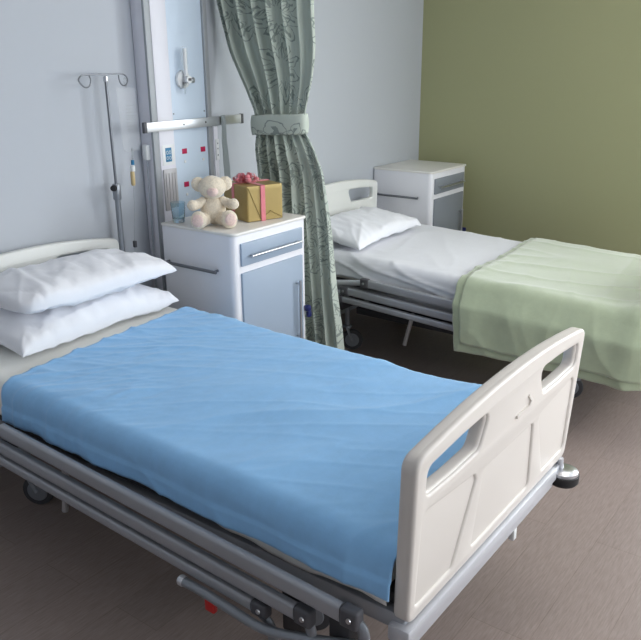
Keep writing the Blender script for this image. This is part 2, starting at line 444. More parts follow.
def make_bed(label, board_mat_foot, board_mat_head):
    root = thing('hospital_bed', label, 'bed')
    # head and foot boards
    board(-2.112, -1, -.002, .986, .420, .838, .874, board_mat_foot, 'footboard', root, ins_=.018, lean=.048)
    board(-.048, 1, .025, .932, .455, .850, .893, board_mat_head, 'headboard', root, panels=False)
    # foot cross member with bumper
    bm = bmesh.new(); box(bm, .004, W-.075, -2.102, -2.045, .372, .416, .008); box(bm, .016, W-.085, -2.094, -2.050, .350, .376, .004)
    obj('foot_crossbar', bm, M['frame_light'], root)
    bm = bmesh.new(); box(bm, .03, W-.03, -.09, -.02, .385, .432, .006); obj('head_crossbar', bm, M['frame_light'], root)
    for x in (.25, .72):
        obj('board_bracket', B(x-.02, x+.02, -2.060, -2.03, .43, .467, .003), M['cap'], root)
        obj('board_bracket', B(x-.02, x+.02, -.105, -.084, .43, .467, .003), M['cap'], root)
    for bx, by in ((W-.030, -2.106), (W-.035, -.055)):
        bm = Lt([(0, .346), (.042, .346), (.047, .353), (.047, .375), (.044, .379), (0, .379)], (bx, by, 0), seg=32)
        bo = obj('corner_bumper', bm, M['rubber'], root)
        bm = Lt([(0, .3785), (.044, .379), (.0425, .387), (.030, .393), (.014, .395), (0, .395)], (bx, by, 0), seg=32)
        obj('bumper_cap', bm, M['chrome'], bo)
        obj('bumper_post', T([(bx-.004, by+.012, .388), (bx-.004, by+.016, .425)], .012), M['frame_light'], bo)
        obj('bumper_bracket', B(W-.09, bx-.004, by+.010, by+.034, .388, .408, .003), M['frame_light'], bo)
    # mattress deck and side members
    obj('mattress_deck', B(.045, W-.045, -2.06, -.10, .435, .468, .006), M['frame_dark'], root)
    for x in (.022, W-.052): obj('side_member', B(x, x+.03, -2.08, -.09, .392, .436, .005), M['bed_grey'], root)
    # lifting undercarriage
    bm = bmesh.new()
    box(bm, .22, .74, -1.75, -.40, .215, .255, .006)
    obj('chassis', bm, M['frame_dark'], root)
    bm = bmesh.new()
    for y in (-.62, -1.45):
        for x in (.32, .62):
            box(bm, x, x+.05, y-.05, y+.05, .25, .44, .006)
        tube(bm, [(.30, y, .33), (.68, y, .33)], .018)
    tube(bm, [(.48, -.66, .29), (.48, -1.2, .40)], .028)
    obj('lifting_column', bm, M['frame_dark'], root)
    for y in (-.36, -1.60):
        obj('axle_beam', B(.11, W-.11, y-.025, y+.025, .262, .302, .005), M['cap'], root)
    for x, xf in ((.195, .27), (W-.195, W-.27)):
        caster_kids(root, x, -.36, .5 if x < .5 else -.3); caster_kids(root, xf, -1.60, .3)
    # short slanting steel prop
    obj('prop_rod', T([(.085, -.765, .335), (.095, -.75, .29), (.100, -.712, .150)], .011), M['alu'], root)
    # lowered side rails: three round-edged bars with end caps and swing arms
    sl = .045
    def zr(z, y): return z+sl*(y+1.43)
    for side in (0, 1):
        xr = -.046 if side == 0 else W+.046
        sg = 1 if side == 0 else -1
        for z, y0, y1, h, w in ((.462, -.66, -1.960, .0225, .0125), (.396, -.535, -1.830, .0205, .0125), (.346, -.50, -1.695, .0165, .012)):
            p0, p1 = (xr, y0, zr(z, y0)), (xr, y1, zr(z, y1))
            bm = bmesh.new()
            prof = rounded([(-w, -h), (w, -h), (w, h), (-w, h)], .0105, 4)
            rr = []
            for P_ in (p0, p1): rr.append([bm.verts.new((P_[0]+a, P_[1], P_[2]+b)) for a, b in prof])
            n = len(prof)
            for k in range(n): bm.faces.new((rr[0][k], rr[0][(k+1) % n], rr[1][(k+1) % n], rr[1][k]))
            bm.faces.new(rr[0]); bm.faces.new(rr[1][::-1])
            ro = obj('side_rail_bar', bm, M['bed_grey'], root)
            for (yy, d) in ((y0, 1), (y1, -1)):
                bm = bmesh.new(); box(bm, xr-w-.003, xr+w+.003, min(yy, yy+d*.05), max(yy, yy+d*.05), zr(z, yy)-h-.003, zr(z, yy)+h+.003, .008, 3)
                c = obj('end_cap', bm, M['cap'], ro)
                bm = Lt([(0, 0), (.007, 0), (.006, .003), (0, .0035)], (xr-sg*(w+.003), yy+d*.028, zr(z, yy)), rot=Matrix.Rotation(-sg*PI/2, 4, 'Y'), seg=14)
                obj('pivot_pin', bm, M['chrome'], c)
        # arms: each swings from the bar end down to the chassis bracket
        for pts in (((-1.99, .430), (-2.015, .405), (-2.018, .30)), ((-1.84, .372), (-1.868, .345), (-1.875, .27)), ((-1.715, .315), (-1.745, .29), (-1.755, .24)),
                    ((-.635, .492), (-.60, .492), (-.36, .455)), ((-.51, .43), (-.48, .42), (-.30, .40))):
            xa = xr+sg*.004
            obj('rail_arm', T([(xa, a, b) for a, b in pts], .015, ry=.010, smooth=True), M['tube_grey'] if pts[0][0] < -1 else M['frame_light'], root)
        for y in (-1.93, -1.79): obj('rail_bracket', B(min(xr+sg*.03, xr+sg*.07), max(xr+sg*.03, xr+sg*.07), y-.03, y+.03, .27, .40, .006), M['frame_dark'], root)
    # foot-end brake bar, round tip, red release tab
    pb = obj('brake_bar', T([(-.072, -1.480, .318), (-.072, -1.55, .317), (-.072, -1.66, .308), (-.072, -1.74, .304), (-.06, -1.82, .312), (-.02, -1.96, .332), (.02, -2.05, .335)], .0125, smooth=True), M['tube_grey'], root)
    obj('bar_tip', Lt([(0, -.004), (.012, -.004), (.0145, 0), (.0145, .010), (.012, .014), (0, .014)], (-.072, -1.478, .318), axis='y'), M['alu'], pb)
    obj('red_release_tab', B(-.080, -.064, -1.590, -1.558, .272, .308, .004), M['red'], pb)
    obj('foot_step_bracket', B(.600, .620, -2.092, -2.074, .31, .35, .004), M['plastic_white'], root)
    return root

bed = make_bed('grey-railed hospital bed in the foreground with a cream moulded footboard, blue blanket on it', M['ivory'], M['white_head'])
BX2 = 2.02
bed2 = make_bed('hospital bed by the green wall with a white headboard, green blanket on it', M['ivory'], M['white_head'])
bed2.location = (BX2+.01, -.04, 0)
for k in KIDS(bed2):
    if k.name.startswith('prop_rod'): k.location.y = -.08

# ------------------------------------------------------------------ mattresses and bedding
def dip(y, amt): return -amt*max(0., min(1.15, (-y-.45)/1.45))
def make_mattress(x, y, label, far_in=0., amt=.03):
    bm = B(.032, W-.032-far_in, -2.028, -.100, .470, .604, .03, 4)
    bmesh.ops.bisect_plane(bm, geom=bm.verts[:]+bm.edges[:]+bm.faces[:], plane_co=(0, -.45, 0), plane_no=(0, 1, 0))
    for v in bm.verts: v.co.z += dip(v.co.y, amt)*max(0, min(1, (v.co.z-.48)/.1))
    root = tag(obj('mattress', bm, M['mattress']), label, 'mattress')
    root.location = (x, y, 0); return root
make_mattress(0, 0, 'pale mattress of the foreground bed, mostly hidden under white sheet and blue blanket', .030)
make_mattress(BX2, -.04, 'mattress of the far bed beside the green wall, hidden under its sheet', 0., .05)

def make_sheet(ox, oy, label, seed, hn, wob, amp, low=0., far_in=0., amt=.03, m='sheet'):
    PL = drape_path(.020, W-.020-far_in, .6095, hn, .10, .035); Lm = PL[1][-1]
    y0, y1 = -.090, -2.036
    def fn(u, v):
        y = y0+(y1-y0)*v; s = u*Lm
        hang = max(0., 1-s/hn)
        s2 = s+hang*(wob*(.8+nz(y*5, seed)+.45*nz(y*15, seed+3))+low*(1-math.exp(-((y+1.78)/.28)**2)))
        x, z, nx, nzz = along(PL, s2)
        d = .002+amp*(.0022*abs(nz(x*5, y*4, seed))+.0028*crease(x, y, .35, 5, 3, seed))
        if s < hn+.10:
            k = min(1., (hn+.10-s)/.14)
            d += amp*k*(.006*(nz(y*11+x*20, seed+5)+.5)+.010*crease(y, z*2.5, .45, 7, 4, seed+1))
        return Vector((x+nx*d, y, z+nzz*d+dip(y, amt)))
    o = grid_cloth('bed_sheet', fn, 110, 190, M[m], .0015, us=Lm, vs=2.)
    o.location = (ox, oy, 0); return tag(o, label, 'sheet')
make_sheet(0, 0, 'white sheet on the foreground bed under the two pillows and the blue blanket', 3, .150, .014, .35, .03, .030, .03, 'sheet_warm')
make_sheet(BX2, -.04, 'white sheet on the far bed with creased side hanging over its rails', 11, .135, .022, 1.4, 0., 0., .05)

# blue blanket -------------------------------------------------------
def blue_blanket():
    PL = drape_path(.012, W-.036, .624, .125, .12, .045); Lm = PL[1][-1]
    def fn(u, v):
        s = u*Lm
        hy = -.605+.105*u+.012*nz(u*4, 2)               # head edge runs slightly askew
        fy = -2.052
        y = hy+(fy-hy)*v
        # near hem dips towards the foot
        hang = max(0., 1-s/.125)
        s2 = s+hang*(.008*nz(y*5, 1)+.004*nz(y*13, 4)-.5*dip(y, .03))
        x, z, nx, nzz = along(PL, s2)
        top = 1-min(1, hang*2)
        d = .0022
        d += .0040*abs(nz(x*2.6, y*2.2, 5))
        # pull creases: strongest towards the near head corner, fine ones running across the bed elsewhere
        head = math.exp(-(v/.30)**2)
        d += .0060*head*crease(x, y, R(-50), 9, 5, 21)+.0045*head*crease(x, y, R(-36), 15, 6, 22)+.003*head*crease(x, y, R(-66), 11, 5, 24)
        d += .0020*crease(x, y, R(-52), 9, 7, 33)+.0012*crease(x, y, R(-6), 20, 9, 35)
        # broad soft swells on the foot half, spilling to the near edge
        ft = max(0, min(1, (-.95-y)/.5))
        d += ft*(.016*max(0, nz(x*3.4+y*1.5, y*3.6, 45)+.15)+.008*crease(x, y, R(-35), 3.2, 3, 47))
        # hand-sized dents and a raised crumple
        d += .010*math.exp(-(((x-.18)/.09)**2+((y+.98)/.05)**2))*ridge(x*9, y*12, 6)*.6
        if hang > 0:
            d += hang*(.009*(nz(y*6, 7)+.6)+.006*crease(y, z*2, .7, 4.5, 3, 51))
        if hang > .6: d += .004
        # rolled hem at the head edge
        if v < .012: d += .002
        return Vector((x+nx*d, y, z+nzz*abs(d)+dip(y, .03)))
    o = grid_cloth('blue_blanket', fn, 150, 230, M['blue_blanket'], .004, us=Lm, vs=1.5)
    return tag(o, 'light blue cotton blanket spread over the foreground bed', 'blanket')
blue_blanket()

# green blanket: doubled over, hangs low on the near side ---------------
def green_blanket():
    H = .345
    root = thing('green_blanket', 'pale green woven blanket folded double over the foot half of the far bed', 'blanket', (BX2+.004, -.04, 0))
    for layer in (0, 1):
        h = H-.03*layer
        off = .004+.009*layer
        PL = drape_path(-.002-off, W+.002+off, .622+off, h, .25, .034); Lm = PL[1][-1]
        def fn(u, v):
            s = u*Lm
            hang = max(0., 1-s/h)
            hy = -1.168-.035*layer+.075*u+.014*nz(u*3, 3+layer)+.008*nz(u*22, 3+layer)-.02*(1-u)*hang
            fy = -2.040
            y = hy+(fy-hy)*v
            s2 = s+hang*(-dip(y, .05)+.012*nz(y*3, 11+layer*2)+.010*nz(y*9, 12))
            x, z, nx, nzz = along(PL, s2)
            d = .002+.005*abs(nz(x*3, y*3, 8))+.006*crease(x, y, R(100), 4, 4, 61)+.004*crease(x, y, R(10), 5, 4, 63)
            head = math.exp(-(v/.07)**2)
            d += .012*head*max(0, nz(u*16, v*10, 15+layer))*(1 if s > h else .3)      # puckered head seam
            if hang > 0:
                d += min(1, hang*2)*(.020*(nz(y*4.5, 17)+.55)+.010*crease(y, z, 1.4, 5, 4, 71))
                d += .010*hang
            # bunch near the foot edge
            d += .028*math.exp(-(((x-.05)/.16)**2+((y+1.98)/.07)**2))*(.7+.6*nz(x*9, y*9, 4))
            if s < h+.02: x -= .068*min(1, max(0, (.64-z)/.12))
            elif s > Lm-.25: x += .078*min(1, max(0, (.64-z)/.12))
            return Vector((x+nx*d, y, z+nzz*abs(d)+dip(y, .05)))
        o = grid_cloth('blanket_layer', fn, 130, 110, M['green_blanket'], .004, root, us=Lm, vs=.9)
    return root
green_blanket()

# pillows ---------------------------------------------------------------
def pillow(label, w, d, h, loc, rot, seed, group=None, sag=0., droop=0., rnd=0., low=.62, tuck=0.):
    n = 64
    bm = bmesh.new(); uvl = bm.loops.layers.uv.new('UVMap')
    def P(u, v, sgn):
        # outline with slightly pulled-in sides, sharp corners
        ax = 1-.065*(1-v*v)**1.0; ay = 1-.09*(1-u*u)**1.0
        x = u*ax*w/2; y = v*ay*d/2
        q = rnd*(1. if u < 0 else .15)*(abs(u)*abs(v))**3; x *= 1-q; y *= 1-q
        eu = max(0., 1-abs(u)**2.6); ev = max(0., 1-abs(v)**2.6)
        t = (eu*ev)**.36
        z = sgn*h/2*t*(1.12 if sgn > 0 else low)
        e = min(1, t*2.5)
        z += e*(.006*nz(x*7, y*7, seed)+.014*crease(x, y, R(75), 5, 3, seed+2)*(.3+abs(u)**1.2)+.008*crease(x, y, R(25), 5, 3, seed+4)*(.25+abs(v)**1.2)-.006*crease(x, y, R(100), 10, 3, seed+6)+.005*crease(x, y, R(60), 14, 4, seed+7))
        z += .008*nz(x*3, y*3, seed+8)*(1-t)
        z -= droop*(abs(u)**3)*(abs(v)**3)
        z -= sag*(x/(w/2))**2
        z -= tuck*max(0, -u)**3*max(0, -v)**2
        return Vector((x, y, z))
    grids = []
    for sgn in (1, -1):
        V = {}
        for i in range(n+1):
            for j in range(n+1):
                # denser at the rim
                u = math.sin((2*i/n-1)*PI/2); v = math.sin((2*j/n-1)*PI/2)
                if sgn < 0 and (i in (0, n) or j in (0, n)): V[i, j] = grids[0][i, j]
                else: V[i, j] = bm.verts.new(P(u, v, sgn))
        for i in range(n):
            for j in range(n):
                q = [V[i, j], V[i+1, j], V[i+1, j+1], V[i, j+1]]
                ij = [(i, j), (i+1, j), (i+1, j+1), (i, j+1)]
                if sgn < 0: q.reverse(); ij.reverse()
                try: f = bm.faces.new(q)
                except ValueError: continue
                for l, (a, b) in zip(f.loops, ij): l[uvl].uv = (a/n*w, b/n*d)
        grids.append(V)
    o = obj('pillow', bm, M['pillow'], smooth='open')
    o.location = loc; o.rotation_euler = rot
    return tag(o, label, 'pillow', group)
pillow('white pillow on the foreground bed, lower of the two stacked', .75, .40, .140, (.505, -.300, .668), (R(5), 0, R(3)), 3, droop=.0)
pillow('white pillow on the foreground bed, upper of the two stacked', .71, .40, .130, (.528, -.300, .789), (R(2), R(-.5), R(0)), 13, rnd=.16, low=.75)
pillow('single white pillow on the far bed against the white headboard', .72, .39, .125, (BX2+.405, -.365, .670), (R(6), 0, R(3)), 23, sag=.0, droop=.015)

# ------------------------------------------------------------------ bedside cabinets
def make_cabinet(label, x0, yb, fm, foot_dx):
    CW, CD, H = .481, .424, .911
    root = thing('bedside_cabinet', label, 'cabinet', (x0, yb, 0))
    yf = -CD
    bm = bmesh.new()
    # carcass: plan outline with a well rounded near front corner
    plan = rounded([(0, 0), (0, yf), (CW, yf), (CW, 0)], [.004, .03, .012, .004], 6)
    bm = slab([plan], .778, .003, Matrix.Translation((0, 0, .509)))
    body = obj('body', bm, M['cab_white'], root, smooth=40)
    tp = rounded([(-.004, .0), (-.004, yf-.008), (CW+.004, yf-.008), (CW+.004, .0)], [.004, .035, .012, .004], 6)
    obj('top', slab([tp], .014, .005, Matrix.Translation((0, 0, H-.007))), M['cab_top'], root, smooth=40)
    dx0, dx1 = .040, CW-.030
    d = obj('drawer', B(dx0, dx1, yf-.010, yf+.004, .765, .862, .003), fm, root)
    def handle(par, name, a, b, out, r=.0055, m=M['chrome']):
        a, b, out = Vector(a), Vector(b), Vector(out); t = (b-a).normalized()
        bm = T([a+out, b+out], r, seg=12)
        for q in (a+t*.015, b-t*.015): tube(bm, [q, q+out], r*.8, seg=10)
        return obj(name, bm, m, par)
    handle(d, 'drawer_handle', (dx0+.042, yf-.008, .806), (dx1-.030, yf-.008, .806), (0, -.022, 0))
    dr = obj('door', B(dx0, dx1, yf-.010, yf+.004, .15, .735, .003), fm, root)
    handle(dr, 'door_handle', (dx1-.050, yf-.008, .34), (dx1-.050, yf-.008, .625), (0, -.024, 0), .0065)
    lk = B(CW-.016, CW+.006, yf-.03, yf-.0, .455, .485, .006)
    lo = obj('door_latch', lk, M['navy'], root)
    obj('latch_tongue', B(CW-.010, CW+.016, yf-.024, yf-.008, .425, .452, .004), M['navy'], lo)
    # towel bar on the bed side
    handle(root, 'side_grip_bar', (0, -.02, .742), (0, -.345, .742), (-.028, 0, 0), .007, M['steel_dark'])
    obj('plinth', B(.02, CW-.02, yf+.02, -.01, .085, .122, .004), M['cap'], root)
    for cx in (.05, CW-.05):
        for cy in (-.05, yf+.05):
            bm = Lt([(0, -.012), (.028, -.012), (.032, -.006), (.032, .006), (.028, .012), (0, .012)], (cx, cy, .032), axis='x', seg=22)
            f = bmesh.new(); tube(f, [(cx, cy, .088), (cx, cy, .06)], .010); box(f, cx-.02, cx-.014, cy-.012, cy+.012, .03, .07, .002); box(f, cx+.014, cx+.02, cy-.012, cy+.012, .03, .07, .002); box(f, cx-.02, cx+.02, cy-.012, cy+.012, .066, .074, .002)
            fo = obj('caster_fork', f, M['alu'], root); obj('wheel', bm, M['rubber'], fo)
    return root
make_cabinet('white bedside cabinet with blue-grey fronts, teddy bear and gold gift on top', 1.078, -.196, M['cab_blue'], 0)
make_cabinet('white bedside cabinet with slate-grey fronts standing in the corner by the green wall', 3.090, -.008, M['cab_grey'], 0).scale = (.955, 1, 1)
ZT = .911

# ------------------------------------------------------------------ things on the near cabinet
def ellip(bm, c, r, rot=None, seg=24, amp=0., seed=0):
    g = bmesh.ops.create_uvsphere(bm, u_segments=seg, v_segments=seg*2//3, radius=1)
    Mx = rot.to_matrix() if rot else Matrix.Identity(3)
    for v in g['verts']:
        n = v.co.copy(); k = 1+amp*noise.noise(n*4+Vector((seed, 0, 0)))+amp*.6*noise.noise(n*9+Vector((seed, 2, 0)))
        v.co = Vector(c)+Mx@Vector((n.x*r[0]*k, n.y*r[1]*k, n.z*r[2]*k))
    return bm
def teddy():
    # local: faces -y, sits at z=0
    t = thing('teddy_bear', 'cream plush teddy bear sitting beside the glass on the cabinet', 'teddy bear', (1.168, -.428, ZT), R(-44)); t.scale = (1.10, 1.10, 1.10)
    def part(n, c, r, m='fur', rot=None, amp=.05, par=None, seed=1, seg=26): return obj(n, ellip(bmesh.new(), c, r, rot, seg, amp, seed), M[m], par or t, smooth=180)
    part('torso', (0, .012, .062), (.050, .045, .060))
    h = part('head', (0, -.008, .150), (.053, .046, .044), seed=2)
    part('muzzle', (.0, -.046, .138), (.022, .020, .018), 'pink_fur', par=h, seed=3)
    part('nose', (0, -.066, .143), (.006, .004, .004), 'pink_fur', par=h, amp=0, seg=12)
    for s in (-1, 1):
        e = part('ear', (s*.051, .006, .160), (.027, .014, .029), rot=Euler((0, s*.5, 0)), par=h, seed=4+s)
        part('eye', (s*.017, -.045, .158), (.0032, .003, .0032), 'eye', par=h, amp=0, seg=12)
        # arms out to the sides, paws forward
        bm = T([(s*.034, -.002, .100), (s*.058, -.018, .088), (s*.076, -.038, .086), (s*.080, -.048, .088)], [.016, .018, .019, .019, .017, .009], seg=16, smooth=True)
        obj('arm', bm, M['fur'], t, smooth=180)
        a = part('paw', (s*.078, -.042, .088), (.021, .021, .021), seed=8+s)
        # legs
        bm = T([(s*.026, -.005, .030), (s*.044, -.035, .028), (s*.056, -.066, .030)], [.026, .026, .025, .024], seg=18, smooth=True)
        l = obj('leg', bm, M['fur'], t, smooth=180)
        f = part('foot', (s*.058, -.074, .0355), (.032, .022, .0345), rot=Euler((R(-8), 0, s*.25)), seed=11+s)
        part('foot_pad', (s*.0625, -.0915, .037), (.022, .0075, .024), 'pink_fur', rot=Euler((R(-8), 0, s*.25)), par=f, seed=14)
    tail = part('tail', (0, .055, .030), (.014, .012, .014), seed=20, seg=14)
    return t
teddy()

def gift():
    GW, GD, GH = .182, .205, .155
    g = thing('gift_box', 'gift box in gold paper with pink ribbon bow on the cabinet', 'gift box', (1.285, -.520, ZT+.001), math.atan2(-.054, .172))
    bm = bmesh.new(); box(bm, 0, GW, 0, GD, 0, GH, .003, 3)
    bmesh.ops.subdivide_edges(bm, edges=[e for e in bm.edges if e.calc_length() > .1], cuts=8, use_grid_fill=True)
    for v in bm.verts:
        v.co += Vector((nz(v.co.y*20, v.co.z*20, 1), nz(v.co.x*20, v.co.z*20, 2), 0))*.0012
    w = obj('wrapped_box', bm, M['gold'], g, smooth=30)
    # folded paper end on the front: triangular flap edges
    def flap(pts):
        bm = bmesh.new()
        f = [bm.verts.new(p) for p in pts]; b = [bm.verts.new((p[0], p[1]+.003, p[2])) for p in pts]
        bm.faces.new(f); bm.faces.new(b[::-1]); n = len(pts)
        for k in range(n): bm.faces.new((f[k], b[k], b[(k+1) % n], f[(k+1) % n]))
        return bm
    obj('paper_flap', flap([(.004, -.0025, .150), (.066, -.0045, .004), (.004, -.0025, .004)]), M['gold'], w, smooth=20)
    obj('paper_flap', flap([(.178, -.0025, .010), (.178, -.0025, .004), (.060, -.0025, .004), (.118, -.005, .040)]), M['gold'], w, smooth=20)
    bm = T([(.004, -.004, .150), (.066, -.006, .004)], .0012, seg=6); tube(bm, [(.112, -.005, .042), (.174, -.004, .008)], .0016, seg=6)
    obj('paper_crease', bm, M['gold_fold'], w)
    # ribbon bands round both ways
    rx = .078; rw = .011; e = .0022
    bm = bmesh.new()
    box(bm, rx-rw, rx+rw, -e-.004, -.0005, 0, GH+e, .0005, 1); box(bm, rx-rw, rx+rw, -e-.004, GD+e, GH, GH+e, .0005, 1); box(bm, rx-rw, rx+rw, GD, GD+e, 0, GH+e, .0005, 1)
    obj('ribbon_band', bm, M['ribbon'], g)
    bm = bmesh.new(); ry = .120
    box(bm, -e, 0, ry-rw, ry+rw, 0, GH+e, .0005, 1); box(bm, -e, GW+e, ry-rw, ry+rw, GH, GH+e+.0006, .0005, 1); box(bm, GW, GW+e, ry-rw, ry+rw, 0, GH+e, .0005, 1)
    obj('ribbon_band', bm, M['ribbon'], g)
    # bow: loops of ribbon
    bm = bmesh.new()
    def loop(ang, L_, lift, wd):
        c, s = math.cos(ang), math.sin(ang); n = 18; V = []
        for k in range(n+1):
            a = 2*PI*k/n
            r = L_*(1-math.cos(a))/2; z = lift*math.sin(a)*.5*(r/L_+.25)+lift*.55*(r/L_)
            px, py = r*c, r*s
            ww = wd*(.35+.65*(r/L_))
            V.append((Vector((px-s*ww, py+c*ww, z)), Vector((px+s*ww, py-c*ww, z))))
        for (a0, b0), (a1, b1) in zip(V, V[1:]):
            nn = (a1-a0).cross(b0-a0)
            if nn.length < 1e-10: continue
            nn = nn.normalized()*.0006
            q = [bm.verts.new(p) for p in (a0+nn, b0+nn, b1+nn, a1+nn, a0-nn, b0-nn, b1-nn, a1-nn)]
            for f in ((0, 1, 2, 3), (7, 6, 5, 4), (0, 4, 5, 1), (1, 5, 6, 2), (2, 6, 7, 3), (3, 7, 4, 0)): bm.faces.new([q[i] for i in f])
    for k in range(6): loop(2*PI*k/6+.2, .058, .024, .012)
    for k in range(5): loop(2*PI*k/5+.6, .042, .040, .011)
    loop(0, .018, .046, .010); loop(PI, .018, .046, .010)
    bmesh.ops.transform(bm, matrix=Matrix.Translation((rx-.012, ry-.004, GH+.004)), verts=bm.verts)
    obj('bow', bm, M['ribbon'], g, smooth=180)
    return g
gift()

gl = obj('drinking_glass', Lt([(0, 0), (.024, 0), (.0265, .003), (.0275, .022), (.033, .088), (.0318, .088), (.0262, .024), (.024, .016), (0, .015)], (0, 0, 0), seg=40), M['glass'], smooth=50)
gl.location = (1.124, -.258, ZT+.001); tag(gl, 'clear drinking glass beside the teddy bear on the cabinet', 'glass')

# ------------------------------------------------------------------ wall service column with rail
YF = -.08
RX = Matrix.Rotation(PI/2, 4, 'X')
sc_ = thing('service_column', 'pale blue and white medical service column on the wall behind the gold gift', 'service column', (1.16, 0, 0))
def rel(*a): 
    x0, x1, y0, y1, z0, z1 = a; return (x0-1.16, x1-1.16, y0, y1, z0, z1)
obj('side_strip', B(*rel(1.162, 1.194, YF-.010, YF+.004, .12, 2.7), bev=.002), M['duct_side'], sc_)
obj('column_housing', B(*rel(1.166, 1.290, YF+.002, -.002, .12, 2.7), bev=.002), M['duct_white'], sc_)
obj('white_cover', B(*rel(1.194, 1.285, YF-.012, YF+.004, .12, 2.7), bev=.004), M['duct_white'], sc_)
pn = obj('blue_panel', B(*rel(1.285, 1.506, YF, -.002, .12, 2.7), bev=.001), M['duct_blue'], sc_)
obj('side_strip', B(*rel(1.506, 1.532, YF-.012, -.002, .12, 2.7), bev=.002), M['duct_side'], sc_)
# small bolt heads
for (x, z) in ((1.30, 1.356), (1.495, 1.358)):
    obj('screw', Lt([(0, 0), (.004, 0), (.003, .002), (0, .0025)], (x-1.16, YF, z), rot=Matrix.Rotation(PI/2, 4, 'X'), seg=12), M['steel_dark'], pn)
# socket labels: red tab over a small white outlet
for (x, z) in ((1.352, 1.186), (1.472, 1.184), (1.352, 1.033)):
    lo = obj('red_label', B(*rel(x-.0145, x+.0145, YF-.0025, YF+.0005, z-.012, z+.011), bev=.0005), M['crimson'], sc_)
    obj('outlet_button', Lt([(0, 0), (.007, 0), (.006, .003), (0, .004)], (x-1.16, YF, z-.048), rot=RX, seg=14), M['plastic_white'], lo)
# blue printed sign on the white cover: two rows of pale ring marks
sg = obj('sign_plate', B(*rel(1.205, 1.275, YF-.0145, YF-.0115, 1.135, 1.225), bev=.0005), M['plastic_white'], sc_)
obj('blue_print', B(*rel(1.222, 1.258, YF-.0158, YF-.014, 1.150, 1.212), bev=.0005), M['blue_print'], sg)
bm = bmesh.new()
for i in range(2):
    for j in range(2):
        cx, cz = 1.232-1.16+i*.016, 1.167+j*.024
        for k in range(12):
            a, b = 2*PI*k/12, 2*PI*(k+1)/12
            tube(bm, [(cx+.0055*math.cos(a), YF-.0162, cz+.0075*math.sin(a)), (cx+.0055*math.cos(b), YF-.0162, cz+.0075*math.sin(b))], .0012, seg=5)
obj('ring_mark', bm, M['plastic_white'], sg)
# grey document holder with ribs low on the cover
hd = obj('leaflet_holder', B(*rel(1.200, 1.280, YF-.020, YF-.012, .93, 1.118), bev=.003), mat('frosted_grey_holder', (.50, .49, .50), .35), sc_)
bm = bmesh.new()
for k in range(4): box(bm, 1.210-1.16+k*.018, 1.2125-1.16+k*.018, YF-.023, YF-.019, .965, 1.10)
obj('holder_rib', bm, hd.data.materials[0], hd)

# aluminium equipment rail
rl = thing('equipment_rail', 'horizontal aluminium equipment rail crossing the wall column above the bear', 'rail', (1.10, -.10, 1.309))
obj('rail_bar', B(.012, .625, -.006, .006, -.021, .021, .002), M['alu'], rl)
for x in (0, .622): obj('end_cap', B(x, x+.016, -.008, .008, -.023, .023, .002), M['cap'], rl)
for x in (.235, .375): 
    obj('screw', Lt([(0, 0), (.005, 0), (.004, .002), (0, .0025)], (x, -.006, 0), rot=Matrix.Rotation(PI/2, 4, 'X'), seg=12), M['cap'], rl)
for x in (.12, .40): obj('standoff', B(x, x+.03, .005, .020, -.012, .012, .002), M['alu'], rl)
# right-hand standoff reaches back to the wall
obj('standoff', B(.455, .475, .006, .098, -.012, .012, .002), M['alu'], rl)

# white slotted bracket hanging under the rail
hb = thing('hanging_bracket', 'narrow white slotted bracket hanging under the aluminium rail left of the grey strap', 'bracket', (1.548, -.092, 1.285))
obj('bracket_plate', B(-.014, .012, -.006, .002, -.34, 0, .002), M['duct_white'], hb)
cl = obj('clip', B(-.010, .010, -.014, -.0055, -.16, -.06, .003), M['plastic_white'], hb)
for z in (-.08, -.105, -.135): obj('slot', Lt([(0, 0), (.0035, 0), (.003, .001), (0, .001)], (0, -.0138, z), rot=Matrix.Rotation(PI/2, 4, 'X'), seg=10), M['cap'], cl)
# strap
def strap_fn(u, v):
    z = 1.335-.46*v; w = .024+.026*v
    return Vector((1.582+.030*v-.5*w+w*u+.003*nz(v*5, u), -.118+.004*math.sin(u*PI)+.010*v-.004*nz(v*6, 3), z))
st = grid_cloth('hanging_strap', strap_fn, 8, 50, M['strap'], .003, us=.05, vs=.5)
tag(st, 'grey-green fabric strap hanging over the right half of the aluminium rail', 'strap')

# oxygen flowmeter
fm = thing('flowmeter', 'white and clear oxygen flowmeter on the blue panel above the rail', 'flowmeter', (1.362, YF, 1.503))
RX = Matrix.Rotation(PI/2, 4, 'X')
obj('mounting_disc', Lt([(0, 0), (.038, 0), (.040, .004), (.038, .016), (.026, .022), (0, .022)], (0, 0, 0), rot=RX, seg=32), M['plastic_white'], fm)
obj('flow_tube', Lt([(0, 0), (.014, 0), (.015, .004), (.015, .125), (.011, .132), (0, .132)], (-.004, -.034, .010), seg=24), M['film'], fm)
obj('float_tube', Lt([(0, 0), (.009, 0), (.009, .12), (0, .12)], (-.004, -.034, .012), seg=14), M['plastic_white'], fm)
kn = obj('valve_body', T([(-.012, -.030, 0), (.044, -.030, -.004)], .013, seg=16), M['chrome'], fm)
obj('control_knob', Lt([(0, 0), (.016, 0), (.017, .003), (.016, .012), (0, .013)], (-.002, -.042, 0), rot=RX, seg=20), M['plastic_white'], fm)
obj('knob_mark', B(-.010, .008, -.0575, -.0545, -.005, .006, .001), M['cap'], fm)
obj('outlet_nozzle', Lt([(0, 0), (.003, 0), (.006, .030), (.009, .050), (0, .052)], (-.010, -.030, -.062), seg=14), M['clear'], fm)

